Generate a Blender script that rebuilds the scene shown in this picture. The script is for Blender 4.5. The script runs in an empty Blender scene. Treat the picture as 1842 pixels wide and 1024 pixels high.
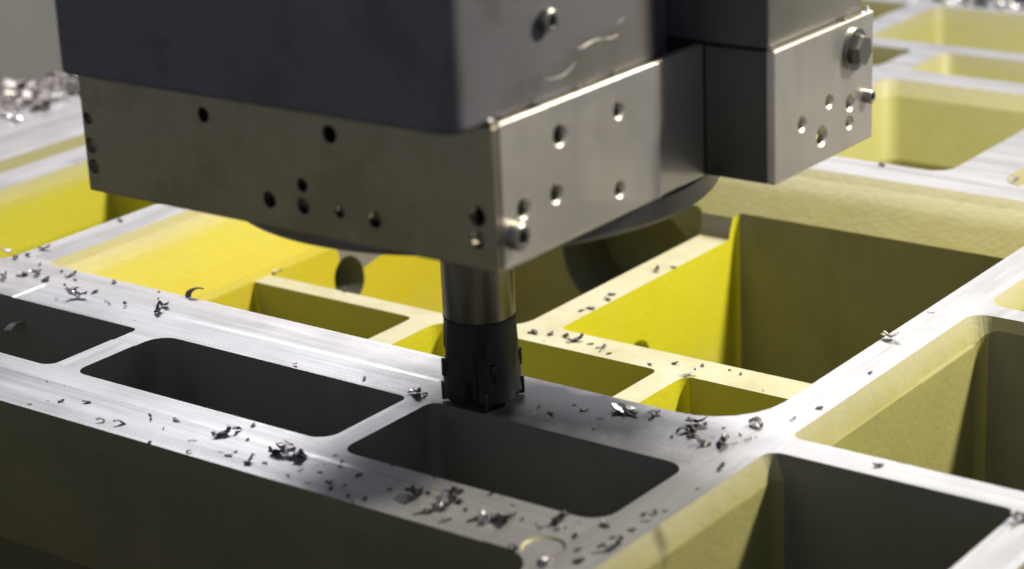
import bpy, bmesh, math, random
from mathutils import Vector, Matrix, noise
C = bpy.context.scene.collection
SC = bpy.context.scene
random.seed(7)

# ------------------------------------------------------------------ camera
cam_d = bpy.data.cameras.new("camera"); cam = bpy.data.objects.new("camera", cam_d); C.objects.link(cam)
R0 = (0.8016, 0.5964, -0.0418); R1 = (0.1662, -0.2893, -0.9427); R2 = (-0.5743, 0.7487, -0.3310)
cam_d.sensor_width = 36.0
cam_d.lens = 78.46
m = Matrix(((R0[0], -R1[0], -R2[0], 0.80403), (R0[1], -R1[1], -R2[1], -1.04822),
            (R0[2], -R1[2], -R2[2], 0.46343), (0, 0, 0, 1)))
loc, q, _ = m.decompose()
cam.location = loc; cam.rotation_mode = 'QUATERNION'; cam.rotation_quaternion = q
cam_d.clip_start = 0.05; cam_d.clip_end = 60
cam_d.dof.use_dof = True; cam_d.dof.focus_distance = 1.30; cam_d.dof.aperture_fstop = 6.5
SC.camera = cam

# ------------------------------------------------------------------ world and lamps
w = bpy.data.worlds.new("World"); SC.world = w; w.use_nodes = True
bg = w.node_tree.nodes["Background"]
bg.inputs[0].default_value = (0.82, 0.90, 1.15, 1); bg.inputs[1].default_value = 0.20
SC.view_settings.view_transform = 'Standard'; SC.view_settings.look = 'None'
SC.view_settings.exposure = 0.0; SC.view_settings.gamma = 1.0
SC.cycles.diffuse_bounces = 1

def lamp(name, loc, target, energy, sx, sy, color):
    d = bpy.data.lights.new(name, 'AREA'); d.shape = 'RECTANGLE'; d.size = sx; d.size_y = sy
    d.energy = energy; d.color = color
    o = bpy.data.objects.new(name, d); C.objects.link(o); o.location = loc
    o.rotation_euler = (Vector(target) - Vector(loc)).to_track_quat('-Z', 'Y').to_euler()
    return o
lamp("machine_lamp", (0.74, 0.45, 0.70), (0.0, 0.05, 0), 18, 0.10, 0.10, (1.0, 0.93, 0.76))
lamp("enclosure_lamp", (-1.4, 1.75, 2.3), (0, 0, 0), 90, 1.5, 0.8, (0.98, 0.96, 0.98))

# ------------------------------------------------------------------ materials
def new_mat(name):
    mt = bpy.data.materials.new(name); mt.use_nodes = True
    nt = mt.node_tree; b = nt.nodes["Principled BSDF"]
    return mt, nt, b
def N(nt, t, **kw):
    n = nt.nodes.new(t)
    for k, v in kw.items():
        setattr(n, k, v)
    return n
def noise_tex(nt, coord, scale, detail=4, rough=.55, vec=(1, 1, 1), rot=0):
    mp = N(nt, 'ShaderNodeMapping'); mp.inputs['Scale'].default_value = vec; mp.inputs['Rotation'].default_value = (0, 0, rot)
    nt.links.new(coord, mp.inputs[0])
    n = N(nt, 'ShaderNodeTexNoise'); n.inputs['Scale'].default_value = scale
    n.inputs['Detail'].default_value = detail; n.inputs['Roughness'].default_value = rough
    nt.links.new(mp.outputs[0], n.inputs[0])
    return n.outputs[0]
def ramp(nt, fac, stops):
    r = N(nt, 'ShaderNodeValToRGB')
    while len(r.color_ramp.elements) < len(stops): r.color_ramp.elements.new(.5)
    for e, (p, c) in zip(r.color_ramp.elements, stops):
        e.position = p; e.color = (*c, 1) if len(c) == 3 else c
    nt.links.new(fac, r.inputs[0]); return r.outputs[0]
def g(v): return (v, v, v)
def mixc(nt, fac, a, b, mode='MIX'):
    n = N(nt, 'ShaderNodeMix', data_type='RGBA', blend_type=mode)
    for s, v in ((0, fac), (6, a), (7, b)):
        if isinstance(v, (int, float)): n.inputs[s].default_value = v
        elif isinstance(v, tuple): n.inputs[s].default_value = (*v, 1)
        else: nt.links.new(v, n.inputs[s])
    return n.outputs[2]
def math_n(nt, op, a, b=None, clamp=False):
    n = N(nt, 'ShaderNodeMath', operation=op, use_clamp=clamp)
    for i, v in enumerate((a, b)):
        if v is None: continue
        if isinstance(v, (int, float)): n.inputs[i].default_value = v
        else: nt.links.new(v, n.inputs[i])
    return n.outputs[0]
def bump(nt, b, height, strength, dist, radius=None):
    n = N(nt, 'ShaderNodeBump'); n.inputs['Strength'].default_value = strength; n.inputs['Distance'].default_value = dist
    nt.links.new(height, n.inputs['Height'])
    if radius:
        bv = N(nt, 'ShaderNodeBevel', samples=4); bv.inputs[0].default_value = radius
        nt.links.new(bv.outputs[0], n.inputs['Normal'])
    nt.links.new(n.outputs[0], b.inputs['Normal'])
def pos(nt):
    return N(nt, 'ShaderNodeNewGeometry').outputs['Position']
def sepz(nt, p, axis='Z'):
    s = N(nt, 'ShaderNodeSeparateXYZ'); nt.links.new(p, s.inputs[0]); return s.outputs[axis]

def mat_paint(name, ca, cb, dust, dcol):
    mt, nt, b = new_mat(name); p = pos(nt)
    n1 = noise_tex(nt, p, 9, 6, .6); n2 = noise_tex(nt, p, 60, 5, .6); n3 = noise_tex(nt, p, 16, 5, .65, (1, 1, .25))
    c = ramp(nt, n1, [(.30, ca), (.72, cb)])
    c = mixc(nt, ramp(nt, n3, [(.52, g(0)), (.75, g(dust))]), c, dcol)      # dust film
    z = sepz(nt, p)
    zz = math_n(nt, 'ADD', z, math_n(nt, 'MULTIPLY', n2, .008))
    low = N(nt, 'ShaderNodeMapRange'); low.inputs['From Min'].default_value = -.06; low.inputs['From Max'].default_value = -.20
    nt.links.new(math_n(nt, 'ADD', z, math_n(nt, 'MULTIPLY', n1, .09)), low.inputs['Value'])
    c = mixc(nt, math_n(nt, 'MULTIPLY', low.outputs[0], .7), c, (.46, .45, .27))  # paler downward, reflected light low on the walls put into the colour
    worn = N(nt, 'ShaderNodeMapRange'); worn.inputs['From Min'].default_value = -.012; worn.inputs['From Max'].default_value = .002
    nt.links.new(zz, worn.inputs['Value'])
    c = mixc(nt, math_n(nt, 'MULTIPLY', worn.outputs[0], .75), c, (.50, .47, .30))         # paint thinned at the milled edge
    # dried coolant run below the rim of the side beam
    sx = N(nt, 'ShaderNodeVectorMath', operation='SUBTRACT'); nt.links.new(p, sx.inputs[0]); sx.inputs[1].default_value = (.272, -.2455, -.006)
    sm = N(nt, 'ShaderNodeVectorMath', operation='MULTIPLY'); nt.links.new(sx.outputs[0], sm.inputs[0]); sm.inputs[1].default_value = (60, 190, 62)
    ln = N(nt, 'ShaderNodeVectorMath', operation='LENGTH'); nt.links.new(sm.outputs[0], ln.inputs[0])
    st = math_n(nt, 'ADD', ln.outputs['Value'], math_n(nt, 'MULTIPLY', noise_tex(nt, p, 130, 3), 1.2))
    c = mixc(nt, ramp(nt, st, [(.0, g(.75)), (1.0, g(.0))]) if False else math_n(nt, 'MULTIPLY', math_n(nt, 'SUBTRACT', 1.75, st, True), .8, True), c, (.16, .14, .09))
    nt.links.new(c, b.inputs['Base Color'])
    nt.links.new(ramp(nt, n2, [(.3, g(.42)), (.7, g(.60))]), b.inputs['Roughness'])
    b.inputs['Specular IOR Level'].default_value = .45
    h = math_n(nt, 'ADD', math_n(nt, 'MULTIPLY', n1, .6), math_n(nt, 'MULTIPLY', noise_tex(nt, p, 220, 4), .16))
    bump(nt, b, h, .55, .004, .0022)
    return mt
def mat_shaded_wall(name, k, kb):
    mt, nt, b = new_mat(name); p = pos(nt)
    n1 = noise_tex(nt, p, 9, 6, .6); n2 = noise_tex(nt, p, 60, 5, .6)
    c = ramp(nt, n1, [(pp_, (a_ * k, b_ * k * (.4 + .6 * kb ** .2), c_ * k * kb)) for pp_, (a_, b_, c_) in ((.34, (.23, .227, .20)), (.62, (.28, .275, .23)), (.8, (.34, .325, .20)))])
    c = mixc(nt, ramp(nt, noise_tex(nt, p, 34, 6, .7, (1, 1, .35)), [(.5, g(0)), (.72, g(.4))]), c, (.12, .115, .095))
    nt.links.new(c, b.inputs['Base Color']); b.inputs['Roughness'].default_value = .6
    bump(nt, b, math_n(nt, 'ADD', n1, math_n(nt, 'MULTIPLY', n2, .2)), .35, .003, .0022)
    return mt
def mat_milled(name, base, dirx=True, tint=None, metallic=.5):
    va = (lambda k: (k, 1, 1)) if dirx else (lambda k: (1, k, 1))
    mt, nt, b = new_mat(name); p = pos(nt)
    s1 = noise_tex(nt, p, 70, 4, .6, va(.035)); s2 = noise_tex(nt, p, 520, 3, .6, va(.03))
    if dirx:        # faint arcs left by the turning tool
        sp = N(nt, 'ShaderNodeSeparateXYZ'); nt.links.new(p, sp.inputs[0])
        near = math_n(nt, 'LESS_THAN', sp.outputs['Y'], -.215)
        dy = math_n(nt, 'ADD', sp.outputs['Y'], math_n(nt, 'ADD', math_n(nt, 'MULTIPLY', near, .127), .150))
        arc = math_n(nt, 'SQRT', math_n(nt, 'MAXIMUM', math_n(nt, 'SUBTRACT', .0013, math_n(nt, 'MULTIPLY', dy, dy)), 0))
        u = math_n(nt, 'ADD', math_n(nt, 'ADD', sp.outputs['X'], arc), math_n(nt, 'MULTIPLY', noise_tex(nt, p, 30, 2), .004))
        arcs = math_n(nt, 'ADD', math_n(nt, 'MULTIPLY', math_n(nt, 'SINE', math_n(nt, 'MULTIPLY', u, 1600)), .5), .5)
    sm = noise_tex(nt, p, 17, 5, .65); fine = noise_tex(nt, p, 500, 2)
    c = ramp(nt, s1, [(.36, tuple(v * .82 for v in base)), (.5, tuple(v * .93 for v in base)), (.64, base)])
    c = mixc(nt, ramp(nt, s2, [(.38, g(.22)), (.6, g(0))]), c, tuple(v * .45 for v in base))
    c = mixc(nt, ramp(nt, sm, [(.55, g(0)), (.8, g(.35))]), c, tuple(v * .55 for v in base))
    if dirx: c = mixc(nt, math_n(nt, 'MULTIPLY', arcs, ramp(nt, noise_tex(nt, p, 12, 3), [(.4, g(.02)), (.65, g(.22))])), c, tuple(v * .5 for v in base))
    # shadow and spin blur of the tool, painted dark on the beam
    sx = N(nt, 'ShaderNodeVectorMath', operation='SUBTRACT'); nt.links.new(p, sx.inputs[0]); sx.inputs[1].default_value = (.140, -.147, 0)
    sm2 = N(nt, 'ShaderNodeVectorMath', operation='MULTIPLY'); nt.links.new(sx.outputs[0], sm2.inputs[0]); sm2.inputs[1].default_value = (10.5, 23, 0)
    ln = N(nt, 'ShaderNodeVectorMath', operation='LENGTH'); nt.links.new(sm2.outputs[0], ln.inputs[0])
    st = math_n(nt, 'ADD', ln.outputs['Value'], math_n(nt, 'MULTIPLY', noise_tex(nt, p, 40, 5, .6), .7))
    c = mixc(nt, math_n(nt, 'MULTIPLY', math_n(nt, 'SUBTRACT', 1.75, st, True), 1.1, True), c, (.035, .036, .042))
    nt.links.new(c, b.inputs['Base Color'])
    b.inputs['Metallic'].default_value = metallic
    r = math_n(nt, 'ADD', math_n(nt, 'MULTIPLY', sm, .22), math_n(nt, 'MULTIPLY', s1, .20))
    nt.links.new(math_n(nt, 'ADD', r, .16), b.inputs['Roughness'])
    h = math_n(nt, 'ADD', math_n(nt, 'MULTIPLY', s2, .5), math_n(nt, 'MULTIPLY', fine, .25))
    bump(nt, b, h, .22, .0007, .0012)
    return mt
def mat_ribtop():
    mt, nt, b = new_mat("cream_machined"); p = pos(nt)
    n1 = noise_tex(nt, p, 30, 6, .65); n2 = noise_tex(nt, p, 160, 4, .6)
    c = ramp(nt, n1, [(.3, (.41, .375, .19)), (.55, (.50, .465, .275)), (.75, (.53, .50, .36))])
    c = mixc(nt, ramp(nt, n2, [(.60, g(0)), (.74, g(.5))]), c, (.36, .33, .2))
    nt.links.new(c, b.inputs['Base Color']); b.inputs['Roughness'].default_value = .5; b.inputs['Metallic'].default_value = .1
    bump(nt, b, n2, .2, .001, .0015)
    return mt
def mat_steel(name, base, rough, spread=.08, metallic=1.0, stain=0.0, rad=.0015, patch=False):
    mt, nt, b = new_mat(name)
    tc = pos(nt)
    if patch: b.inputs['Specular IOR Level'].default_value = .22
    br = noise_tex(nt, tc, 90, 4, .6, (1, 1, .04)); sm = noise_tex(nt, tc, 13, 6, .62); fi = noise_tex(nt, tc, 120, 4, .6)
    c = ramp(nt, sm, [(.3, tuple(v * .88 for v in base)), (.7, base)])
    if stain: c = mixc(nt, ramp(nt, noise_tex(nt, tc, 22, 6, .7), [(.5, g(0)), (.62, g(stain))]), c, tuple(v * f_ for v, f_ in zip(base, (.62, .56, .45))))
    if patch:       # dried coolant film with a stepped edge on the side of the housing
        sp = N(nt, 'ShaderNodeSeparateXYZ'); nt.links.new(tc, sp.inputs[0])
        edge = math_n(nt, 'ADD', math_n(nt, 'MULTIPLY', sp.outputs['Y'], .16), .2592)
        edge = math_n(nt, 'ADD', edge, math_n(nt, 'MULTIPLY', noise_tex(nt, tc, 45, 3, .5), .012))
        fz = math_n(nt, 'MULTIPLY', math_n(nt, 'SUBTRACT', edge, sp.outputs['Z']), 700, True)
        fy = math_n(nt, 'MULTIPLY', math_n(nt, 'ADD', sp.outputs['Y'], .262), 60, True)
        fx = math_n(nt, 'GREATER_THAN', sp.outputs['X'], .22)
        f = math_n(nt, 'MULTIPLY', math_n(nt, 'MULTIPLY', fz, fy), fx)
        c = mixc(nt, math_n(nt, 'MULTIPLY', f, .6), c, (.125, .118, .098))
    nt.links.new(c, b.inputs['Base Color']); b.inputs['Metallic'].default_value = metallic
    r = math_n(nt, 'ADD', math_n(nt, 'MULTIPLY', sm, spread * 2), math_n(nt, 'MULTIPLY', fi, spread))
    nt.links.new(math_n(nt, 'ADD', r, rough - spread * 1.4), b.inputs['Roughness'])
    bump(nt, b, math_n(nt, 'ADD', br, math_n(nt, 'MULTIPLY', sm, 2.0)), .10, .0015, rad)
    return mt
def mat_flat(name, base, rough=.6, metallic=0, sc=20, amt=.25):
    mt, nt, b = new_mat(name); p = pos(nt)
    n = noise_tex(nt, p, sc, 5, .6)
    nt.links.new(ramp(nt, n, [(.3, tuple(v * (1 - amt) for v in base)), (.7, base)]), b.inputs['Base Color'])
    b.inputs['Roughness'].default_value = rough; b.inputs['Metallic'].default_value = metallic
    bump(nt, b, n, .1, .002)
    return mt
M = dict(
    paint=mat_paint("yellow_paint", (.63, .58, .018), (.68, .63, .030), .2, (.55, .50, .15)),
    thin=mat_paint("dimmed_yellow_paint", (.36, .34, .115), (.41, .385, .15), .5, (.30, .29, .16)),  # darker copy of the yellow paint, for walls that catch less light
    band=mat_paint("dimmed_slope_paint", (.215, .188, .030), (.255, .225, .048), .2, (.24, .225, .10)),  # yellow paint darkened to dim the far slope under the lamp
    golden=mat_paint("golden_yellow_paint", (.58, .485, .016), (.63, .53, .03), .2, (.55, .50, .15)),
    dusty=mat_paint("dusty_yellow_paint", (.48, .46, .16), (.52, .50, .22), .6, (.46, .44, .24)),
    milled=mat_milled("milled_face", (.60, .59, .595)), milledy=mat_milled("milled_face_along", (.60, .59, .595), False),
    cream=mat_ribtop(), shade_grey=mat_shaded_wall("shaded_grey_wall", .82, 1.0), olive=mat_shaded_wall("shaded_olive_wall", .72, .66),  # grey and olive wall colours hold the shade of pockets and front
    platef=mat_steel("shaded_plate_steel", (.43, .39, .29), .40, .08, 1.0, .4),  # plate steel darkened, the front face's shade is in the colour
    plate=mat_steel("satin_steel", (.84, .80, .73), .40, .06),
    house=mat_steel("housing_steel", (.15, .15, .165), .46, .08, .1, .55, .004, True),
    blockf=mat_steel("shaded_block_steel", (.12, .125, .115), .36, .06, .9),  # near black steel, shade on the block front put into the colour
    nose=mat_steel("dark_steel", (.21, .205, .19), .38, .06),
    bolt=mat_steel("bolt_steel", (.34, .335, .31), .36, .05, rad=.0006),
    shank=mat_steel("tool_steel", (.24, .225, .185), .36, .06),
    black=mat_steel("black_oxide", (.028, .029, .033), .45, .08, .3),
    carbide=mat_steel("carbide", (.07, .067, .06), .35, .05, rad=.0004),
    hole=mat_flat("hole_dark", (.02, .018, .014), .8),
    chip_d=mat_steel("dull_chip", (.12, .115, .12), .48, .08, 1.0, 0, .0001),
    chip_b=mat_steel("bright_chip", (.74, .70, .69), .42, .05, 1.0, 0, .0001),
    chip_p=mat_steel("dusty_chip", (.60, .54, .52), .5, .05, .45, 0, .0001),
    wall=mat_flat("grey_panel", (.38, .37, .385), .55, 0, 3, .12),
    bed=mat_flat("bed_iron", (.05, .05, .048), .6),
    glue=mat_flat("clear_sealant", (.62, .60, .56), .22),
)

# ------------------------------------------------------------------ helpers
def obj(name, bm, mats, parent=None, smooth=False, sharp=None):
    me = bpy.data.meshes.new(name); bm.to_mesh(me); bm.free()
    for mm in (mats if isinstance(mats, (list, tuple)) else [mats]): me.materials.append(mm)
    o = bpy.data.objects.new(name, me); C.objects.link(o)
    if smooth:
        for p in me.polygons: p.use_smooth = True
        me.set_sharp_from_angle(angle=math.radians(35))
    if parent: o.parent = parent
    return o
def empty(name, loc, label, cat):
    o = bpy.data.objects.new(name, None); C.objects.link(o); o.location = loc
    o.empty_display_size = .02; o['label'] = label; o['category'] = cat
    bpy.context.view_layer.update()
    return o
def attach(o, root):
    o.parent = root; o.matrix_parent_inverse = Matrix.Translation(-Vector(root.location))
    return o
def rrect(x0, x1, y0, y1, r, n=7):
    """ccw rounded rectangle; r = (bl, br, tr, tl)"""
    if not isinstance(r, tuple): r = (r,) * 4
    out = []
    for (cx, cy, sx, sy, a0), rr in zip(((x0, y0, 1, 1, 180), (x1, y0, -1, 1, 270), (x1, y1, -1, -1, 0), (x0, y1, 1, -1, 90)), r):
        for i in range(n):
            a = math.radians(a0 + 90 * i / (n - 1))
            out.append((cx + sx * rr + rr * math.cos(a), cy + sy * rr + rr * math.sin(a)))
    return out
def loft(rings, cap=True):
    bm = bmesh.new(); vs = [[bm.verts.new(p) for p in r] for r in rings]
    n = len(rings[0])
    for a, b in zip(vs, vs[1:]):
        for i in range(n): bm.faces.new((a[i], a[(i + 1) % n], b[(i + 1) % n], b[i]))
    if cap: bm.faces.new(list(reversed(vs[0]))); bm.faces.new(vs[-1])
    bmesh.ops.recalc_face_normals(bm, faces=bm.faces)
    return bm
def pocket(levels, r, n=7):
    """levels: (z, x0, x1, y0, y1) from the bottom up, in mm"""
    rings = []
    for z, x0, x1, y0, y1 in levels:
        rings.append([(x / 1000, y / 1000, z / 1000) for x, y in rrect(x0, x1, y0, y1, r, n)])
    return loft(rings)
def cyl(p0, p1, r0, r1=None, n=32, prof=None):
    """solid of revolution from p0 to p1; prof = [(t, radius)]"""
    p0, p1 = Vector(p0), Vector(p1); d = (p1 - p0); L = d.length; d.normalize()
    a = d.orthogonal().normalized(); b = d.cross(a)
    prof = prof or [(0, r0), (L, r1 if r1 is not None else r0)]
    rings = [[p0 + d * t + (a * math.cos(2 * math.pi * i / n) + b * math.sin(2 * math.pi * i / n)) * r for i in range(n)] for t, r in prof]
    return loft(rings)
def box(x0, x1, y0, y1, z0, z1, bev=0):
    bm = bmesh.new(); bmesh.ops.create_cube(bm, size=1)
    for v in bm.verts:
        v.co = ((x0 + x1) / 2 + v.co.x * (x1 - x0), (y0 + y1) / 2 + v.co.y * (y1 - y0), (z0 + z1) / 2 + v.co.z * (z1 - z0))
    if bev: bmesh.ops.bevel(bm, geom=list(bm.edges), offset=bev, segments=2, affect='EDGES', profile=.6)
    return bm
def cut(o, bms):
    """boolean differences, applied; cutters are thrown away"""
    for bm in bms:
        me = bpy.data.meshes.new("cutter"); bm.to_mesh(me); bm.free()
        c = bpy.data.objects.new("cutter", me); C.objects.link(c)
        md = o.modifiers.new("b", 'BOOLEAN'); md.operation = 'DIFFERENCE'; md.solver = 'EXACT'; md.object = c
        bpy.context.view_layer.update()
        new = bpy.data.meshes.new_from_object(o.evaluated_get(bpy.context.evaluated_depsgraph_get()))
        o.modifiers.clear(); old = o.data; o.data = new; bpy.data.meshes.remove(old)
        bpy.data.objects.remove(c); bpy.data.meshes.remove(me)
    return o
# ------------------------------------------------------------------ the casting
casting = empty("ribbed_casting", (0, 0, -.30), "large yellow painted ribbed casting with milled grey rims, under the milling head", "casting")
DEEP = -262
raw = obj("raw_casting", box(-.680, .560, -1.15, .875, -.26, 0), M['paint'])
PK = [   # pockets open to the top: levels from below, corner radii (bl, br, tr, tl)
    # in front of the near beam
    ([(DEEP - 10, -720, 243, -510, -306), (-14, -720, 242, -512, -302), (5, -720, 241, -514, -300)], (5, 5, 22, 5)),
    ([(DEEP, -420, -60, -860, -562), (5, -424, -56, -864, -558)], 12), ([(DEEP, -30, 300, -860, -562), (5, -34, 304, -864, -558)], 12),
    # three slots between near beam and middle beam, a fourth out of frame
    ([(DEEP, -338, -153, -247, -181), (5, -341, -150, -250, -178)], (8, 8, 5, 8)),
    ([(DEEP, -128, 59, -245, -181), (5, -131, 62, -249, -178)], (9, 12, 7, 14)),
    ([(DEEP, 81, 240, -250, -181), (5, 77, 243, -255, -177)], (10, 14, 12, 6)),
    ([(DEEP, -600, -362, -247, -181), (5, -600, -360, -250, -178)], (8, 8, 8, 8)),
    # big funnel over the low ribs
    ([(-45, -240, 235, -116, 258), (-40, -243, 235.5, -116.5, 259.5), (-30, -255.5, 237, -117, 264), (-12, -280, 240, -119, 293), (-5, -291, 242, -121, 305), (5, -300, 242, -121, 318)], (6, 42, 8, 8)),
    # left of the left beam
    ([(DEEP, -440, -330, -125, 84), (-45, -442, -328, -127, 85), (-10, -452, -327, -129, 87), (5, -459, -326, -130, 88)], (10, 10, 8, 8)),
    ([(DEEP, -440, -330, 107, 300), (-45, -442, -328, 105, 302), (5, -459, -326, 104, 303)], (8, 8, 8, 8)),
    ([(-120, -508, -494, 20, 300), (-40, -510, -493, 14, 302), (5, -518, -490, 8, 304)], (5, 5, 5, 5)),
    # right of the right beam
    ([(DEEP, 274, 402, -600, -141), (-14, 273, 404, -600, -140), (5, 266, 405, -600, -139)], (6, 6, 7, 9)),
    ([(-15, 274, 402, -116, 90), (5, 266, 404, -120, 99)], (7, 7, 7, 12)),
    ([(DEEP, 276, 404, -114, 92), (-6, 275.5, 404, -114, 93.5)], (7, 7, 10, 10)),
    ([(DEEP, 276, 404, 119, 300), (-15, 274, 404, 116, 302), (5, 266, 405, 112, 310)], (14, 7, 7, 7)),
    ([(DEEP, 430, 620, -640, -145), (5, 430, 622, -640, -143)], (8, 8, 8, 8)),
    ([(DEEP, 430, 620, -115, 300), (5, 430, 622, -118, 302)], (8, 8, 8, 8)),
    # far pockets
    ([(DEEP, -22, 120, 355, 540), (-60, -24, 121, 353, 543), (-12, -34, 124, 350, 562), (5, -40, 128, 346, 575)], (12, 16, 12, 14)),
    ([(DEEP, -22, 200, 612, 650), (-40, -24, 200, 610, 653), (5, -37, 202, 602, 674)], (8, 8, 8, 10)),
    ([(DEEP, -105, 200, 712, 800), (-50, -107, 200, 708, 806), (5, -124, 202, 694, 836)], (8, 8, 8, 10)),
    ([(DEEP, -260, -80, 355, 560), (5, -270, -70, 346, 575)], (9, 9, 9, 9)),
    ([(DEEP, -260, -75, 605, 660), (5, -270, -62, 600, 668)], (9, 9, 9, 9)),
    ([(DEEP, -300, -160, 700, 810), (5, -310, -148, 690, 830)], (9, 9, 9, 9)),
    ([(DEEP, 176, 420, 355, 560), (5, 168, 430, 346, 575)], (14, 9, 9, 9)),
    # cells between the low ribs
    ([(DEEP, -210, -27, 36, 266), (-45, -240, -24, 32, 269), (10, -240, -24, 32, 269)], (3, 22, 12, 3)),
    ([(DEEP, -210, -99, -112, 13), (-45, -240, -96, -115, 16), (10, -240, -96, -115, 16)], (3, 8, 6, 3)),
    ([(DEEP, -74, 93, -112, 17), (-10, -77, 96, -115, 20)], (8, 8, 6, 12)),
    ([(DEEP, 117, 230, -112, 17), (-10, 114, 233, -115, 20)], (8, 8, 8, 8)),
    ([(DEEP, 3, 230, 50, 266), (10, 0, 233, 47, 269)], (6, 8, 8, 6)),
]
cutters = [pocket(l, r) for l, r in PK]
# cored holes through the walls
cutters.append(cyl((-.300, .112, -.0715), (-.190, .112, -.0715), .0165))
cutters.append(cyl((-.040, .137, -.099), (.020, .137, -.099), .0155))
hole_c = [(-.111 + .044 * math.cos(math.radians(a)), -.080 + .044 * math.sin(math.radians(a))) for a in range(90, 271, 8)] + [(-.078 + .044 * math.cos(math.radians(a)), -.080 + .044 * math.sin(math.radians(a))) for a in range(-90, 91, 8)]
cutters.append(loft([[(x, .250, z) for x, z in hole_c], [(x, .325, z) for x, z in hole_c]]))
# opening under the near beam
cutters.append(pocket([(-300, -260, -62, -330, -262), (-88, -260, -62, -330, -262)], 1))
cutters.append(pocket([(-300, -40, 180, -330, -262), (-104, -40, 180, -330, -262)], 1))
# shallow steps left by earlier milling passes, and the spot face at the corner
cutters.append(pocket([(-.4, -700, 205, -320, -268), (0, -700, 207.5, -320, -265.5), (2, -700, 220, -320, -253)], (2, 12, 16, 2)))
cutters.append(pocket([(-.4, -262, 62, -200, -152), (0, -264.5, 62, -200, -149.5), (2, -277, 62, -200, -137)], (1, 1, 1, 1)))
cutters.append(cyl((.2345, -.2905, -.0011), (.2345, -.2905, .002), 0, prof=[(0, .0098), (.0011, .0108), (.003, .0125)], n=40))
cut(raw, cutters)

me = raw.data
for mm in (M['milled'], M['cream'], M['shade_grey'], M['dusty'], M['thin'], M['olive'], M['golden'], M['band']): me.materials.append(mm)
# cut at the joints between beams and ribs so that each is a part of its own
X = lambda v: ('x', v / 1000); Y = lambda v: ('y', v / 1000)
bm = bmesh.new(); bm.from_mesh(me)
for ax, v in (X(-335), X(-296), X(254), X(242), X(266), X(405), X(-470), X(-505), X(-140), Y(-300), Y(-252), Y(-178), Y(-121), Y(-128), Y(105), Y(316), Y(345), X(-96), X(-77), X(96), X(114), X(-24), X(0), Y(16), Y(47), Y(32), Y(588), Y(683)):
    no = (1, 0, 0) if ax == 'x' else (0, 1, 0); co = tuple(a * v for a in no)
    bmesh.ops.bisect_plane(bm, geom=bm.verts[:] + bm.edges[:] + bm.faces[:], plane_co=co, plane_no=no, dist=1e-6)
bm.normal_update()
for f in bm.faces:
    c = f.calc_center_median()
    f.material_index = 0
    if f.normal.z > .95 and c.z > -.0035: f.material_index = 1
    elif f.normal.z > .95 and -.047 < c.z < -.043: f.material_index = 2
    elif .2702 < c.y < .33 and -.2 < c.x < -.02 and c.z < -.032: f.material_index = 3  # inside of the wall opening darkened in place of its shade
    elif -.305 < c.x < -.236 and .094 < c.y < .130 and -.090 < c.z < -.053 : f.material_index = 3  # cored hole lined dark, its shade is painted
    elif -.46 < c.x < -.33 and c.y < .1: f.material_index = 0
    elif c.y < -.299 and c.x < .2425: f.material_index = 6  # near outer face, shade painted as dark olive
    elif (-.256 < c.y < -.1765 and c.x < .2435): f.material_index = 3   # slots coloured dark grey, standing in for their shade
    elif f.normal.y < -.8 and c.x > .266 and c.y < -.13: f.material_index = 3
    elif f.normal.y < -.8 and c.z < -.02 and c.y < .30 and (c.y > .25 or c.x > .27): f.material_index = 3  # shade on walls turned from the lamps, put into their colour
    elif c.y < -.245 and c.x < .2425 and c.z < -.05: f.material_index = 3  # openings under the near beam coloured dark for their shade
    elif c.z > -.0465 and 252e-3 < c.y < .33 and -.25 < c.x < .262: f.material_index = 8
    elif f.normal.y < -.8 and c.z < -.046 and -.25 < c.x < .24: f.material_index = 5  # dimmed yellow for rib faces turned from the lamps
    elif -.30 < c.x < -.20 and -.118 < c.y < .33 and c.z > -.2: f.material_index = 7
    elif c.x > .2655 and c.y < .33: f.material_index = 5  # right hand walls dimmed through their colour
    elif c.x > .2655 or c.y > .33 or c.x < -.33: f.material_index = 4
def inr(c, x0, x1, y0, y1): return x0 <= c.x * 1000 <= x1 and y0 <= c.y * 1000 <= y1
REG = [('cross_rib', (-240, 236, 15, 48)), ('cross_rib', (-24.5, .5, 47, 262)), ('cross_rib', (-96.5, -76.5, -116, 16)), ('cross_rib', (95.5, 114.5, -116, 20))]
def region(f):
    c = f.calc_center_median(); x, y = c.x * 1000, c.y * 1000
    if c.z < -.0445:
        for i, (nm, b) in enumerate(REG):
            if b[0] - 4 <= x <= b[1] + 4 and b[2] - 4 <= y <= b[3] + 4: return (nm, i)
    if y > 588: return ('far_beam', 3)
    if y > 316 : return ('far_beam', 1)
    if 242 <= x + 1 and x <= 276: return ('side_beam', 2)
    if x > 276 and -146 < y < -113: return ('thin_rib', 5)
    if x > 276 and 89 < y < 121: return ('thin_rib', 6)
    if x > 276: return ('outer_beam', 7)
    if -252 < y < -177 and x < 242:
        if -154 < x < -126: return ('thin_rib', 8)
        if 56 < x < 84: return ('thin_rib', 9)
    if y < -215 and x < 260: return ('front_beam', 10)
    if -215 <= y < -110 and x < 260: return ('middle_beam', 11)
    if x < -470: return ('end_beam', 12)
    if x < -315 and 83 < y < 108: return ('thin_rib', 13)
    if x < -385: return ('inner_beam', 14)
    if x < -200: return ('left_beam', 15)
    return ('funnel_wall', 16)
groups = {}
for f in bm.faces: groups.setdefault((region(f), f.material_index), []).append(f.index)
bm.faces.ensure_lookup_table(); bm.verts.index_update()
parts = {}
PM = (M['paint'], M['milled'], M['cream'], M['shade_grey'], M['dusty'], M['thin'], M['olive'], M['golden'], M['band'])  # thin is the dimmed yellow, darker for walls that catch less light
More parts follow.
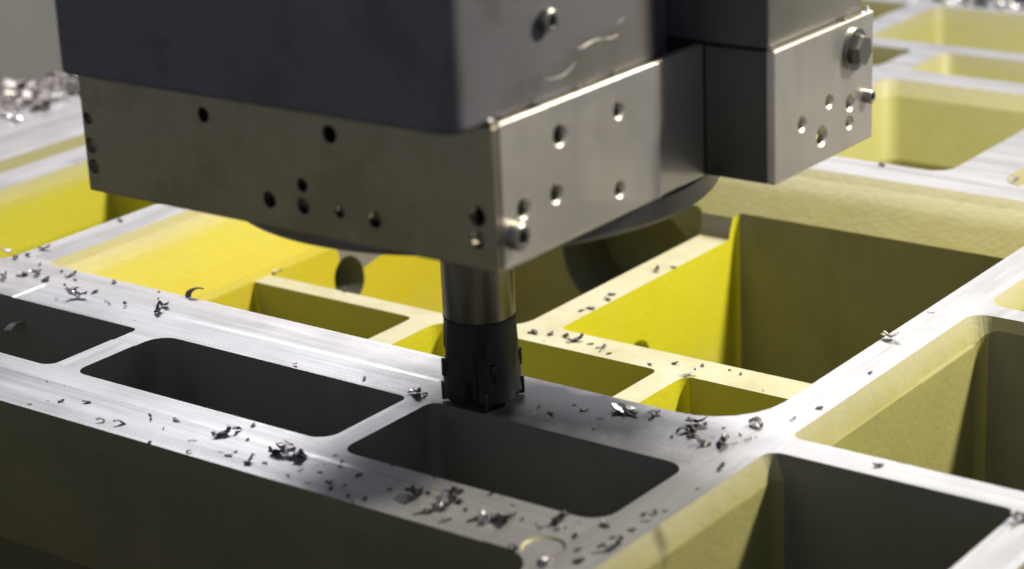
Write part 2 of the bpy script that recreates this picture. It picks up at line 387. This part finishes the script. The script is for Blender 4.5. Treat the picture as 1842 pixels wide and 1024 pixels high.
PN = ('painted_wall', 'milled_face', 'machined_face', 'shaded_wall', 'dusty_wall', 'dimmed_wall', 'shaded_wall', 'painted_wall', 'sloped_wall')
for (rg, mi), idx in sorted(groups.items(), key=lambda t: (0, 6, 4, 3, 7, 8, 1, 2, 5)[t[0][1]]):
    todo = set(idx)
    while todo:                                             # every connected piece is a mesh of its own
        stack = [todo.pop()]; isl = []
        while stack:
            fi = stack.pop(); isl.append(fi)
            for v in bm.faces[fi].verts:
                for f2 in v.link_faces:
                    if f2.index in todo: todo.discard(f2.index); stack.append(f2.index)
        nb = bmesh.new(); vm = {}
        for fi in isl:
            vs = []
            for v in bm.faces[fi].verts:
                if v.index not in vm: vm[v.index] = nb.verts.new(v.co)
                vs.append(vm[v.index])
            nb.faces.new(vs)
        pm = PM[mi]
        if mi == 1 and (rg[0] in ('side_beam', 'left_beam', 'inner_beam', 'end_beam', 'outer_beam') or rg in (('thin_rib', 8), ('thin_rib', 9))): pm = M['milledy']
        if rg not in parts:
            o = obj(rg[0], nb, pm); attach(o, casting); parts[rg] = o
        else:
            o = obj(PN[mi], nb, pm); o.parent = parts[rg]
bm.free(); bpy.data.objects.remove(raw)

# ------------------------------------------------------------------ ground and background
def struct(o): o['kind'] = 'structure'; return o
struct(obj("machine_bed", box(-1.6, 2.2, -1.6, 2.6, -.36, -.30), M['bed']))
struct(obj("enclosure_wall", box(-1.05, -1.0, -1.0, 2.2, -.36, .55), M['wall']))

# ------------------------------------------------------------------ milling head
head = empty("milling_head", (.098, -.158, .125), "square steel milling machine head with dark housing and drilled skirt plates above the casting", "milling head")
def hp(name, bm, mat, smooth=True): return attach(obj(name, bm, mat, smooth=smooth), head)
def plate_holes(o, holes, axis, face, inward, depth=.0065, ch=.0019):
    cs = []
    for (u, v, r) in holes:
        d = -inward
        if axis == 'y': p0 = (u, face + inward * depth, v); p1 = (u, face + d * .001, v)
        else: p0 = (face + inward * depth, u, v); p1 = (face + d * .001, u, v)
        cs.append(cyl(p0, p1, r, prof=[(0, r), (depth - .0009, r), (depth + .001, r + ch)], n=24))
    cut(o, cs)
    for p in o.data.polygons: p.use_smooth = False
ZB, ZT = .140, .207
front = hp("skirt_plate", box(-.033, .2285, -.308, -.3035, ZB, ZT, .0007), M['platef'])
plate_holes(front, [(.0532, .1906, .0036), (.1339, .1915, .0042), (.1144, .1640, .0033), (.0925, .1536, .0040), (.1141, .1536, .0038),
                    (.1367, .1543, .0030), (.1580, .1539, .0040), (.2184, .1649, .0046), (.2177, .1539, .0042),
                    (-.0290, .1783, .0030), (-.0285, .1642, .0040), (-.0283, .1531, .0036)], 'y', -.308, 1, ch=.0003)
# side plate with a folded rib near the rear
ring = [(.2290, -.3031), (.2290, -.1800), (.2293, -.1790), (.2297, -.1778), (.2296, -.1766), (.2289, -.1756), (.2285, -.1740), (.2285, -.1352), (.2245, -.1352), (.2245, -.3031)]
side = hp("skirt_plate", loft([[(x, y, ZB) for x, y in ring], [(x, y, ZT + .0006) for x, y in ring]]), M['plate'])
plate_holes(side, [(-.2580, .1915, .0046), (-.2104, .1918, .0036), (-.2112, .1533, .0036), (-.2622, .1649, .0040), (-.2875, .1647, .0042)], 'x', .229, -1)
for p in side.data.polygons: p.use_smooth = True
side.data.set_sharp_from_angle(angle=math.radians(30))
hp("skirt_plate", box(-.033, -.0285, -.3033, -.012, ZB, ZT), M['plate'])
# housing above, its bottom lip standing forward of the plates
hr = lambda x0, x1, y0, y1, r, z: [(x / 1000, y / 1000, z) for x, y in rrect(x0, x1, y0, y1, r, 8)]
hp("housing", loft([hr(-23.5, 223.5, -328.5, -166.5, 9, .2072), hr(-25, 225, -330, -165, 10, .2087), hr(-25, 225, -330, -165, 10, .75)]), M['house'])
hp("rear_housing", box(-.020, .206, -.1655, -.010, .150, .75), M['house'])
hp("hole_shade_backing", box(-.0280, .2120, -.2900, -.168, .150, .2069), M['black'])  # black backing, paints the darkness inside the front plate's holes
# block at the far side
blk = hp("side_block", box(.150, .2640, -.1333, -.0370, .2074, .75, .002), M['house'])
bf = hp("block_plate", box(.150, .2635, -.1340, -.1295, ZB, ZT, .0006), M['blockf'])
br_ = hp("block_plate", box(.2637, .2682, -.1340, -.0330, ZB, ZT + .0006, .0005), M['plate'])
plate_holes(br_, [(-.0792, .1701, .0030), (-.0575, .1641, .0036), (-.0579, .1539, .0030), (-.1068, .1649, .0032), (-.0870, .1537, .0046)], 'x', .2682, -1)
hp("block_shade_core", box(.152, .2510, -.1290, -.0380, .146, .2069), M['black'])  # coloured black to deepen the shade in the block plate's holes
# spindle nose
hp("spindle_nose", cyl((.098, -.158, .125), (.098, -.158, .160), 0, prof=[(0, .118), (0.0005, .1285), (.003, .131), (.0135, .131), (.0142, .122), (.030, .122)], n=128), M['nose'])
hp("spindle_collar", cyl((.098, -.158, .109), (.098, -.158, .1255), 0, prof=[(0, .034), (.002, .037), (.0165, .037)], n=64), M['nose'])
# screws
def screw(base, axis, r, h, hexs=False, rot=0):
    base = Vector(base); d = Vector(axis)
    if hexs:
        bm = cyl(base, base + d * h, 0, prof=[(0, r), (h * .8, r), (h, r * .86)], n=6)
        o = hp("hex_bolt", bm, M['bolt'], False)
        w_ = obj("washer", cyl(base - d * .0002, base + d * .0018, r * 1.25, n=28), M['bolt'], smooth=True); w_.parent = o
        return o
    bm = cyl(base, base + d * h, 0, prof=[(0, r), (h * .86, r), (h, r * .84), (h + .00001, r * .52), (h * .45, r * .50)], n=24)
    o = hp("cap_screw", bm, M['bolt'])
    s = obj("socket", cyl(base + d * h * .4, base + d * h * .5, r * .50, n=6), M['hole']); s.parent = o
    return o
screw((.2290, -.2965, .1545), (1, 0, 0), .0064, .0058)
screw((.2250, -.2609, .2447), (1, 0, 0), .0054, .0044)
screw((.2682, -.0405, .1638), (1, 0, 0), .0036, .0042)
screw((.2682, -.0539, .1917), (1, 0, 0), .0088, .0068, True)
# sealant squeezed out on the side of the housing
def bead(pts, r):
    bm = bmesh.new(); prev = None; n = 8
    for i, (y, z) in enumerate(pts):
        rr = r * (.55 + .6 * random.random()) * (.4 if i in (0, len(pts) - 1) else 1)
        ring_ = [bm.verts.new((.2251 + rr * .7 * math.sin(math.pi * k / (n - 1)), y, z + rr * math.cos(math.pi * k / (n - 1)))) for k in range(n)]
        if prev:
            for k in range(n - 1): bm.faces.new((prev[k], prev[k + 1], ring_[k + 1], ring_[k]))
        prev = ring_
    bmesh.ops.recalc_face_normals(bm, faces=bm.faces)
    return bm
hp("sealant_bead", bead([(-.2365, .2265), (-.233, .2262), (-.229, .2268), (-.2245, .2275), (-.220, .2272), (-.2165, .2268)], .0006), M['glue'])
hp("sealant_bead", bead([(-.2155, .2265), (-.211, .2258), (-.2065, .2255), (-.204, .2262)], .0006), M['glue'])
hp("sealant_bead", bead([(-.2045, .2312), (-.2015, .2320), (-.1985, .2334)], .0005), M['glue'])
hp("sealant_bead", bead([(-.262, .2176), (-.256, .2168), (-.249, .2165), (-.243, .2182), (-.2385, .2205)], .0004), M['glue'])

# ------------------------------------------------------------------ cutting tool
tool = empty("cutting_tool", (.098, -.158, 0), "dark cylindrical end mill under the milling head, standing on the middle beam", "cutting tool")
def tp(name, bm, mat): return attach(obj(name, bm, mat, smooth=True), tool)
tx, ty = .098, -.158
tp("shank", cyl((tx, ty, .049), (tx, ty, .112), 0, prof=[(0, .0192), (.001, .0197), (.063, .0199)], n=64), M['shank'])
def mill_body():
    n = 120; bm = bmesh.new(); rings = []
    prof = [(.0030, .0205), (.0042, .0216), (.016, .0219), (.030, .0211), (.0495, .0200)]
    for z, r in prof:
        row = []
        for i in range(n):
            a = 2 * math.pi * i / n
            tw = a - z * 14
            k = (tw % (math.pi / 2)) / (math.pi / 2)
            flute = (.0058 * math.exp(-((k - .16) / .13) ** 2)) * max(0, min(1, (.044 - z) / .012))
            row.append((tx + (r - flute) * math.cos(a), ty + (r - flute) * math.sin(a), z))
        rings.append(row)
    return loft(rings)
tp("cutter_body", mill_body(), M['black'])
for k in range(4):
    for j, (z, dz) in enumerate(((.0012, .0105), (.0165, .010))):
        a = math.radians(90 * k + 38) + (z + .005) * 14
        bmI = box(-.0045, .0045, -.0015, .0015, 0, dz, .0006)
        bmesh.ops.transform(bmI, matrix=Matrix.Translation((tx + .0183 * math.cos(a), ty + .0183 * math.sin(a), z)) @ Matrix.Rotation(a, 4, 'Z'), verts=bmI.verts)
        tp("insert", bmI, M['carbide'])

# ------------------------------------------------------------------ chips
def chip_mesh(kind, seed):
    rnd = random.Random(seed); bm = bmesh.new()
    pts = []
    if kind == 'curl':
        n = 14; ang = math.radians(rnd.uniform(110, 230)); pitch = rnd.uniform(.2, .6)
        for i in range(n):
            t = i / (n - 1); a = t * ang; r = .40 + .16 * t
            pts.append((Vector((r * math.cos(a), t * pitch - pitch / 2, r * math.sin(a))), Vector((0, 1, .15)), .30 * (1 - .75 * t) + .05))
    elif kind == 'needle':
        n = 7
        for i in range(n):
            t = i / (n - 1); pts.append((Vector((t - .5, .12 * math.sin(2.5 * t), .05 + .10 * t)), Vector((0, .6, 1)), .045))
    else:                                                   # torn, crumpled piece
        nu, nv = 6, 4; gr = {}
        for sgn in (1, -1):
            rnd = random.Random(seed + 5)
            for i in range(nu):
                for jv in range(nv):
                    u = i / (nu - 1) - .5; v_ = jv / (nv - 1) - .5
                    wv = .62 * (1 - .9 * abs(u) * (1 + .5 * rnd.random())) + .08
                    p = Vector((u + .16 * (rnd.random() - .5), v_ * wv + .14 * (rnd.random() - .5) + .18 * math.sin(3 * u + seed),
                                (.30 if kind == 'lump' else .12) * (math.sin(2.6 * u + 1.1 * seed) + .9 * v_ * math.cos(4 * u)) + .20 * (rnd.random() - .5)))
                    gr[(sgn, i, jv)] = bm.verts.new(p + Vector((0, 0, .05 * sgn)))
        for i in range(nu - 1):
            for jv in range(nv - 1):
                bm.faces.new([gr[(1, i, jv)], gr[(1, i + 1, jv)], gr[(1, i + 1, jv + 1)], gr[(1, i, jv + 1)]])
                bm.faces.new([gr[(-1, i, jv + 1)], gr[(-1, i + 1, jv + 1)], gr[(-1, i + 1, jv)], gr[(-1, i, jv)]])
        rim = [(i, 0) for i in range(nu)] + [(nu - 1, jv) for jv in range(1, nv)] + [(i, nv - 1) for i in range(nu - 2, -1, -1)] + [(0, jv) for jv in range(nv - 2, 0, -1)]
        for (a, b_), (c_, d_) in zip(rim, rim[1:] + rim[:1]):
            bm.faces.new([gr[(1, a, b_)], gr[(-1, a, b_)], gr[(-1, c_, d_)], gr[(1, c_, d_)]])
    th = .045; rows = []
    for i, (p, wd, hw) in enumerate(pts):
        wd = wd.normalized(); tg = (pts[min(i + 1, len(pts) - 1)][0] - pts[max(i - 1, 0)][0]).normalized()
        nn = tg.cross(wd).normalized() * th
        jit = 1 + .25 * (rnd.random() - .5)
        rows.append([bm.verts.new(q_) for q_ in (p - wd * hw * jit - nn, p + wd * hw - nn, p + wd * hw + nn, p - wd * hw * jit + nn)])
    for a, b in zip(rows, rows[1:]):
        for k in range(4): bm.faces.new((a[k], a[(k + 1) % 4], b[(k + 1) % 4], b[k]))
    if rows: bm.faces.new(rows[0]); bm.faces.new(list(reversed(rows[-1])))
    bmesh.ops.recalc_face_normals(bm, faces=bm.faces)
    zmin = min(v.co.z for v in bm.verts)
    for v in bm.verts: v.co.z -= zmin
    me_ = bpy.data.meshes.new("metal_chip"); bm.to_mesh(me_); bm.free()
    return me_
KIND = {'n': 'needle', 'f': 'flake', 'c': 'curl', 'l': 'lump', 'b': 'lump'}
CM = {}
for kk in ('curl', 'flake', 'needle', 'lump'):
    for b_ in (0, 1, 2):
        for s_ in range(4):
            me_ = chip_mesh(kk, s_ * 17 + len(kk)); me_.materials.append((M['chip_d'], M['chip_b'], M['chip_p'])[b_])
            CM[(kk, b_, s_)] = me_
PLACE = {'front': ('on the front beam', 'metal chips on the front beam'),
         'mid': ('on the middle beam', 'metal chips on the middle beam'),
         'right': ('on the right hand rims', 'metal chips on the right rims'),
         'cross': ('on a thin upper rib', 'metal chips on the thin ribs'),
         'low': ('on a cream low rib', 'metal chips on the low ribs'),
         'far': ('in the heap on the far left end of the casting', 'metal chips heaped at the far left'),
         'back': ('on the far rim at the top right corner', 'metal chips on the far rim'),
         'head': ('caught on the top edge of a skirt plate of the milling head', 'metal chips on the skirt plates')}
WORD = {'n': 'thin dark needle chip', 'f': 'flat dark flake', 'c': 'small dark curled chip', 'l': 'chunky dark chip', 'b': 'bright shiny chip'}
SINGLE = {}
ORD = ['leftmost', 'second', 'third', 'fourth', 'fifth', 'sixth', 'seventh', 'eighth', 'ninth', 'tenth', 'eleventh', 'twelfth']
def where(gp, x, y):
    if gp in ('front', 'mid'):
        if x > .205: s = 'at right junction' if gp == 'mid' else 'at the near corner'
        elif x > .07: s = 'beside third slot'
        elif x > -.14: s = 'beside second slot'
        else: s = 'beside first slot' if gp == 'front' else 'at far left'
        if gp == 'front': s += ' outside' if y < -.284 else (' inside' if y > -.268 else ' midway')
        return s
    if gp == 'low': return 'behind the tool' if x < .02 and y < .05 else ('running away' if y > .05 else 'right of tool')
    return ''
PENDING = {}
def chip(gp, x, y, z, s, k, label=None, tilt=.25, bright=None):
    br = (k == 'b') if bright is None else bright
    o = bpy.data.objects.new("metal_chip", CM[(KIND[k], int(br), random.randrange(4))]); C.objects.link(o)
    o.location = (x, y, z + .0002); o.scale = (s, s * random.uniform(.7, 1.1), s * random.uniform(.55, .95))
    o.rotation_euler = (random.uniform(-tilt, tilt) * .4, random.uniform(-tilt, tilt) * .4, random.uniform(0, 6.28))
    wd, grp = PLACE[gp]
    o['category'] = 'metal chip'; o['group'] = grp
    if label: o['label'] = label
    else: PENDING.setdefault((WORD[k], wd, where(gp, x, y)), []).append(o)
    return o
def finish_labels():
    for (a, wd, wh), os_ in PENDING.items():
        os_.sort(key=lambda o: .8016 * o.location.x + .5964 * o.location.y)
        for i, o in enumerate(os_):
            t = a + ' ' + wd + (' ' + wh if wh else '')
            if len(os_) > 1: t = ORD[i] + (' from left, ' if i else ', ') + t
            o['label'] = t
CHIPS = [('front', -0.1326, -0.2673, 0.0, 0.0032, 'n'),
 ('front', -0.089, -0.278, 0.0, 0.0044, 'f'),
 ('front', -0.0619, -0.2931, 0.0, 0.0043, 'c'),
 ('front', -0.0505, -0.2908, 0.0, 0.0055, 'c'),
 ('front', -0.0431, -0.2746, 0.0, 0.0086, 'n'),
 ('front', -0.0169, -0.3004, 0.0, 0.0036, 'f'),
 ('front', -0.0267, -0.2701, 0.0, 0.0043, 'f'),
 ('front', 0.0008, -0.2862, 0.0, 0.0048, 'n'),
 ('front', 0.0101, -0.2977, 0.0, 0.003, 'c'),
 ('front', 0.0059, -0.2745, 0.0, 0.0042, 'n'),
 ('front', 0.0087, -0.2719, 0.0, 0.0072, 'l'),
 ('front', 0.0113, -0.2686, 0.0, 0.0042, 'c'),
 ('front', 0.0131, -0.2649, 0.0, 0.0048, 'c'),
 ('front', 0.025, -0.269, 0.0, 0.003, 'f'),
 ('front', 0.0243, -0.2883, 0.0, 0.0035, 'n'),
 ('front', 0.0462, -0.2909, 0.0, 0.0041, 'l'),
 ('front', 0.0524, -0.2763, 0.0, 0.0076, 'l'),
 ('front', 0.051, -0.2671, 0.0, 0.0076, 'b'),
 ('front', 0.0596, -0.2736, 0.0, 0.0082, 'b'),
 ('front', 0.0648, -0.2738, 0.0, 0.007, 'l'),
 ('front', 0.0483, -0.2619, 0.0, 0.0059, 'n'),
 ('front', 0.076, -0.2842, 0.0, 0.004, 'n'),
 ('front', 0.0903, -0.2939, 0.0, 0.004, 'n'),
 ('front', 0.0996, -0.2882, 0.0, 0.0028, 'l'),
 ('front', 0.1045, -0.2931, 0.0, 0.0028, 'f'),
 ('front', 0.1064, -0.2737, 0.0, 0.0034, 'f'),
 ('front', 0.1237, -0.2983, 0.0, 0.0039, 'n'),
 ('front', 0.087, -0.2815, 0.0, 0.0023, 'f'),
 ('front', 0.1473, -0.2793, 0.0, 0.0089, 'l'),
 ('front', 0.1499, -0.2715, 0.0, 0.0039, 'f'),
 ('front', 0.1622, -0.267, 0.0, 0.0089, 'f'),
 ('front', 0.1652, -0.2789, 0.0, 0.0071, 'b'),
 ('front', 0.1688, -0.2767, 0.0, 0.0093, 'l'),
 ('front', 0.1701, -0.2713, 0.0, 0.0055, 'f'),
 ('front', 0.164, -0.29, 0.0, 0.0049, 'l'),
 ('front', 0.1777, -0.2912, 0.0, 0.0049, 'f'),
 ('front', 0.1885, -0.2853, 0.0, 0.0049, 'f'),
 ('front', 0.1935, -0.283, 0.0, 0.0059, 'b'),
 ('front', 0.1951, -0.2798, 0.0, 0.0049, 'l'),
 ('front', 0.2033, -0.2791, 0.0, 0.0086, 'l'),
 ('front', 0.2088, -0.2721, 0.0, 0.0022, 'f'),
 ('front', 0.2266, -0.2647, 0.0, 0.0075, 'l'),
 ('front', 0.2229, -0.2619, 0.0, 0.0065, 'n'),
 ('front', 0.2222, -0.2746, 0.0, 0.0021, 'f'),
 ('front', 0.241, -0.2737, 0.0, 0.0042, 'f'),
 ('front', 0.2469, -0.2566, 0.0, 0.0048, 'f'),
 ('front', 0.2507, -0.2851, 0.0, 0.0037, 'f'),
 ('front', 0.2577, -0.2943, 0.0, 0.0052, 'f'),
 ('front', 0.2457, -0.3031, 0.0, 0.0062, 'b'),
 ('front', 0.2616, -0.2804, 0.0, 0.0063, 'c'),
 ('front', 0.2638, -0.2721, 0.0, 0.0063, 'l'),
 ('front', 0.2608, -0.2544, 0.0, 0.0037, 'f'),
 ('front', 0.2562, -0.2371, 0.0, 0.0032, 'c'),
 ('front', 0.2597, -0.2335, 0.0, 0.0032, 'c'),
 ('front', 0.2611, -0.2435, 0.0, 0.0048, 'n'),
 ('front', 0.2245, -0.2999, 0.0, 0.0042, 'l'),
 ('front', 0.232, -0.2686, 0.0, 0.0021, 'f'),
 ('front', 0.1307, -0.2786, 0.0, 0.0025, 'f'),
 ('front', 0.1483, -0.287, 0.0, 0.0025, 'f'),
 ('mid', -0.3214, -0.1243, 0.0, 0.0053, 'f'),
 ('mid', -0.3186, -0.116, 0.0, 0.0053, 'f'),
 ('mid', -0.3186, -0.1012, 0.0, 0.0058, 'l'),
 ('mid', -0.3367, -0.1196, 0.0, 0.0061, 'b'),
 ('mid', -0.2969, -0.1555, 0.0, 0.0067, 'b'),
 ('mid', -0.2901, -0.1453, 0.0, 0.0059, 'f'),
 ('mid', -0.289, -0.1357, 0.0, 0.006, 'b'),
 ('mid', -0.2825, -0.1396, 0.0, 0.0052, 'l'),
 ('mid', -0.2685, -0.1455, 0.0, 0.0059, 'f'),
 ('mid', -0.2608, -0.1285, 0.0, 0.0059, 'f'),
 ('mid', -0.2256, -0.1587, 0.0, 0.0093, 'b'),
 ('mid', -0.238, -0.1477, 0.0, 0.0065, 'f'),
 ('mid', -0.2224, -0.146, 0.0, 0.0043, 'f'),
 ('mid', -0.159, -0.1507, 0.0, 0.0076, 'l'),
 ('mid', -0.1632, -0.1427, 0.0, 0.0049, 'l'),
 ('mid', -0.1607, -0.1177, 0.0, 0.0106, 'c'),
 ('mid', 0.0231, -0.1709, 0.0, 0.0038, 'f'),
 ('mid', -0.0257, -0.175, 0.0, 0.0023, 'b'),
 ('mid', 0.1751, -0.1347, 0.0, 0.0102, 'b'),
 ('mid', 0.1707, -0.1346, 0.0, 0.0072, 'c'),
 ('mid', 0.1806, -0.1377, 0.0, 0.006, 'l'),
 ('mid', 0.1923, -0.1316, 0.0, 0.0054, 'l'),
 ('mid', 0.218, -0.1302, 0.0, 0.0071, 'l'),
 ('mid', 0.2197, -0.1396, 0.0, 0.007, 'l'),
 ('mid', 0.2175, -0.1426, 0.0, 0.0053, 'c'),
 ('mid', 0.2248, -0.1442, 0.0, 0.0052, 'f'),
 ('mid', 0.2348, -0.15, 0.0, 0.0058, 'l'),
 ('mid', 0.2449, -0.1456, 0.0, 0.0081, 'l'),
 ('mid', 0.2453, -0.1146, 0.0, 0.0077, 'c'),
 ('mid', 0.2518, -0.1339, 0.0, 0.0058, 'n'),
 ('mid', 0.2597, -0.1724, 0.0, 0.0045, 'l'),
 ('mid', 0.2161, -0.1511, 0.0, 0.0029, 'f'),
 ('mid', 0.1434, -0.1582, 0.0, 0.0048, 'f'),
 ('mid', 0.1557, -0.1445, 0.0, 0.0042, 'f'),
 ('mid', 0.1323, -0.1531, 0.0, 0.0036, 'f'),
 ('mid', -0.1911, -0.1495, 0.0, 0.0025, 'f'),
 ('right', 0.2574, -0.0978, 0.0, 0.0065, 'n'),
 ('right', 0.2466, 0.0323, 0.0, 0.0071, 'b'),
 ('right', 0.324, -0.1278, 0.0, 0.0051, 'f'),
 ('right', 0.4098, -0.1505, 0.0, 0.0076, 'l'),
 ('cross', 0.0629, -0.1751, 0.0, 0.0074, 'b'),
 ('cross', 0.0687, -0.1735, 0.0, 0.0049, 'c'),
 ('cross', -0.3191, -0.0301, 0.0, 0.0047, 'f'),
 ('cross', 0.0782, 0.3417, 0.0, 0.0057, 'f'),
 ('cross', 0.1787, 0.3481, 0.0, 0.0072, 'b'),
 ('low', -0.0074, 0.1744, -0.045, 0.0043, 'l'),
 ('low', -0.0005, 0.1865, -0.045, 0.0035, 'f'),
 ('low', -0.0065, 0.1182, -0.045, 0.0049, 'f'),
 ('low', -0.0035, 0.1085, -0.045, 0.0045, 'f'),
 ('low', -0.0062, 0.0819, -0.045, 0.0048, 'f'),
 ('low', -0.0033, 0.0886, -0.045, 0.0052, 'f'),
 ('low', 0.1165, 0.0221, -0.045, 0.0061, 'b'),
 ('low', 0.0134, 0.0381, -0.045, 0.0057, 'f'),
 ('low', 0.0224, 0.0353, -0.045, 0.0071, 'l'),
 ('low', 0.0344, 0.0343, -0.045, 0.0035, 'f'),
 ('low', 0.0448, 0.0335, -0.045, 0.0042, 'f'),
 ('low', -0.0088, 0.0334, -0.045, 0.0065, 'f'),
 ('low', 0.0018, 0.036, -0.045, 0.005, 'f'),
 ('low', -0.237, 0.0377, -0.045, 0.0047, 'b'),
 ('low', -0.1713, 0.0337, -0.045, 0.0054, 'f'),
 ('low', 0.0992, 0.0333, -0.045, 0.0041, 'f')]
for c_ in CHIPS: chip(*c_[:1], c_[1], c_[2], c_[3] - (.0006 if c_[0] == 'front' and c_[1] < .205 and c_[2] < -.267 else 0), c_[4] * (1.3 if c_[5] in 'lb' else 1.08), c_[5])
# heap at the far left end
for i in range(70):
    t = random.random(); d = random.random() ** 1.4
    x = -.672 + .016 * t + .085 * d * (1 - .55 * t); y = .165 + .095 * t - .075 * d * (1 - t)
    hgt = .010 * max(0, 1 - d * 1.3) * random.random()
    kk = random.choice('bbclf'); br = random.random() < .75
    chip('far', x, y, hgt, random.uniform(.008, .017), kk, tilt=1.2, bright=(1 if random.random() < .25 else 2) if br else 0,
         label=('pale ' if br else 'dull grey ') + {'b': 'bent chip', 'l': 'chunky chip', 'c': 'curled chip', 'f': 'flat flake'}[kk] + ' of the loose heap on the far left end')
for i in range(34):
    t = random.random()
    kk = random.choice('bclf')
    chip('back', -.155 + .16 * t + random.uniform(-.01, .01), .846 + .026 * random.random(), 0, random.uniform(.007, .014), kk, tilt=1.0,
         label={'b': 'bright bent chip', 'l': 'dull chunky chip', 'c': 'dull curled chip', 'f': 'dull flat flake'}[kk] + ' in the row along the far rim at the top right')
for (x, y, z, s, k) in ((.2262, -.300, .2076, .006, 'l'), (.2265, -.305, .2076, .006, 'b'), (.2265, -.236, .2076, .0042, 'b'), (.2265, -.231, .2076, .004, 'b'),
                        (.2265, -.2275, .2076, .0035, 'b'), (.2265, -.209, .2076, .0035, 'b'), (.2265, -.272, .2076, .004, 'l')):
    chip('head', x, y, z, s, k, label='tiny chip caught on the top edge of the middle skirt plate, under the housing')
for (x, y, z, s) in ((.266, -.131, .2076, .004), (.2662, -.059, .2076, .006), (.2662, -.054, .2076, .004), (.2662, -.037, .2076, .005)):
    chip('head', x, y, z, s, 'b', label='tiny bright chip on the top edge of the right hand block plate')
o = chip('mid', -.2585, -.1812, -.0205, .0125, 'c', label='bright curled chip stuck on the dark wall of the leftmost slot', bright=True)
for gp, n, x0, x1, y0, y1, nm in (('front', 38, -.13, .235, -.298, -.254, 'near front beam'), ('mid', 13, .13, .255, -.175, -.122, 'middle beam right of the tool'),
                                  ('mid', 16, -.30, -.16, -.172, -.124, 'left end of the middle beam'), ('low', 13, -.02, .17, .022, .044, 'low cream rib behind the tool'), ('right', 8, .245, .263, -.28, .10, 'right hand beam')):
    for i in range(n):
        x, y = random.uniform(x0, x1), random.uniform(y0, y1)
        if gp == 'front' and random.random() > .35 + 1.6 * max(0, x + .02): x = random.uniform(.03, x1)
        chip(gp, x, y, -.045 if gp == 'low' else (-.0004 if gp == 'front' and y < -.268 and x < .205 else 0), random.uniform(.0018, .0042), random.choice('ffn'),
             label='tiny dark fleck among the chips scattered on the ' + nm, bright=False)
finish_labels()
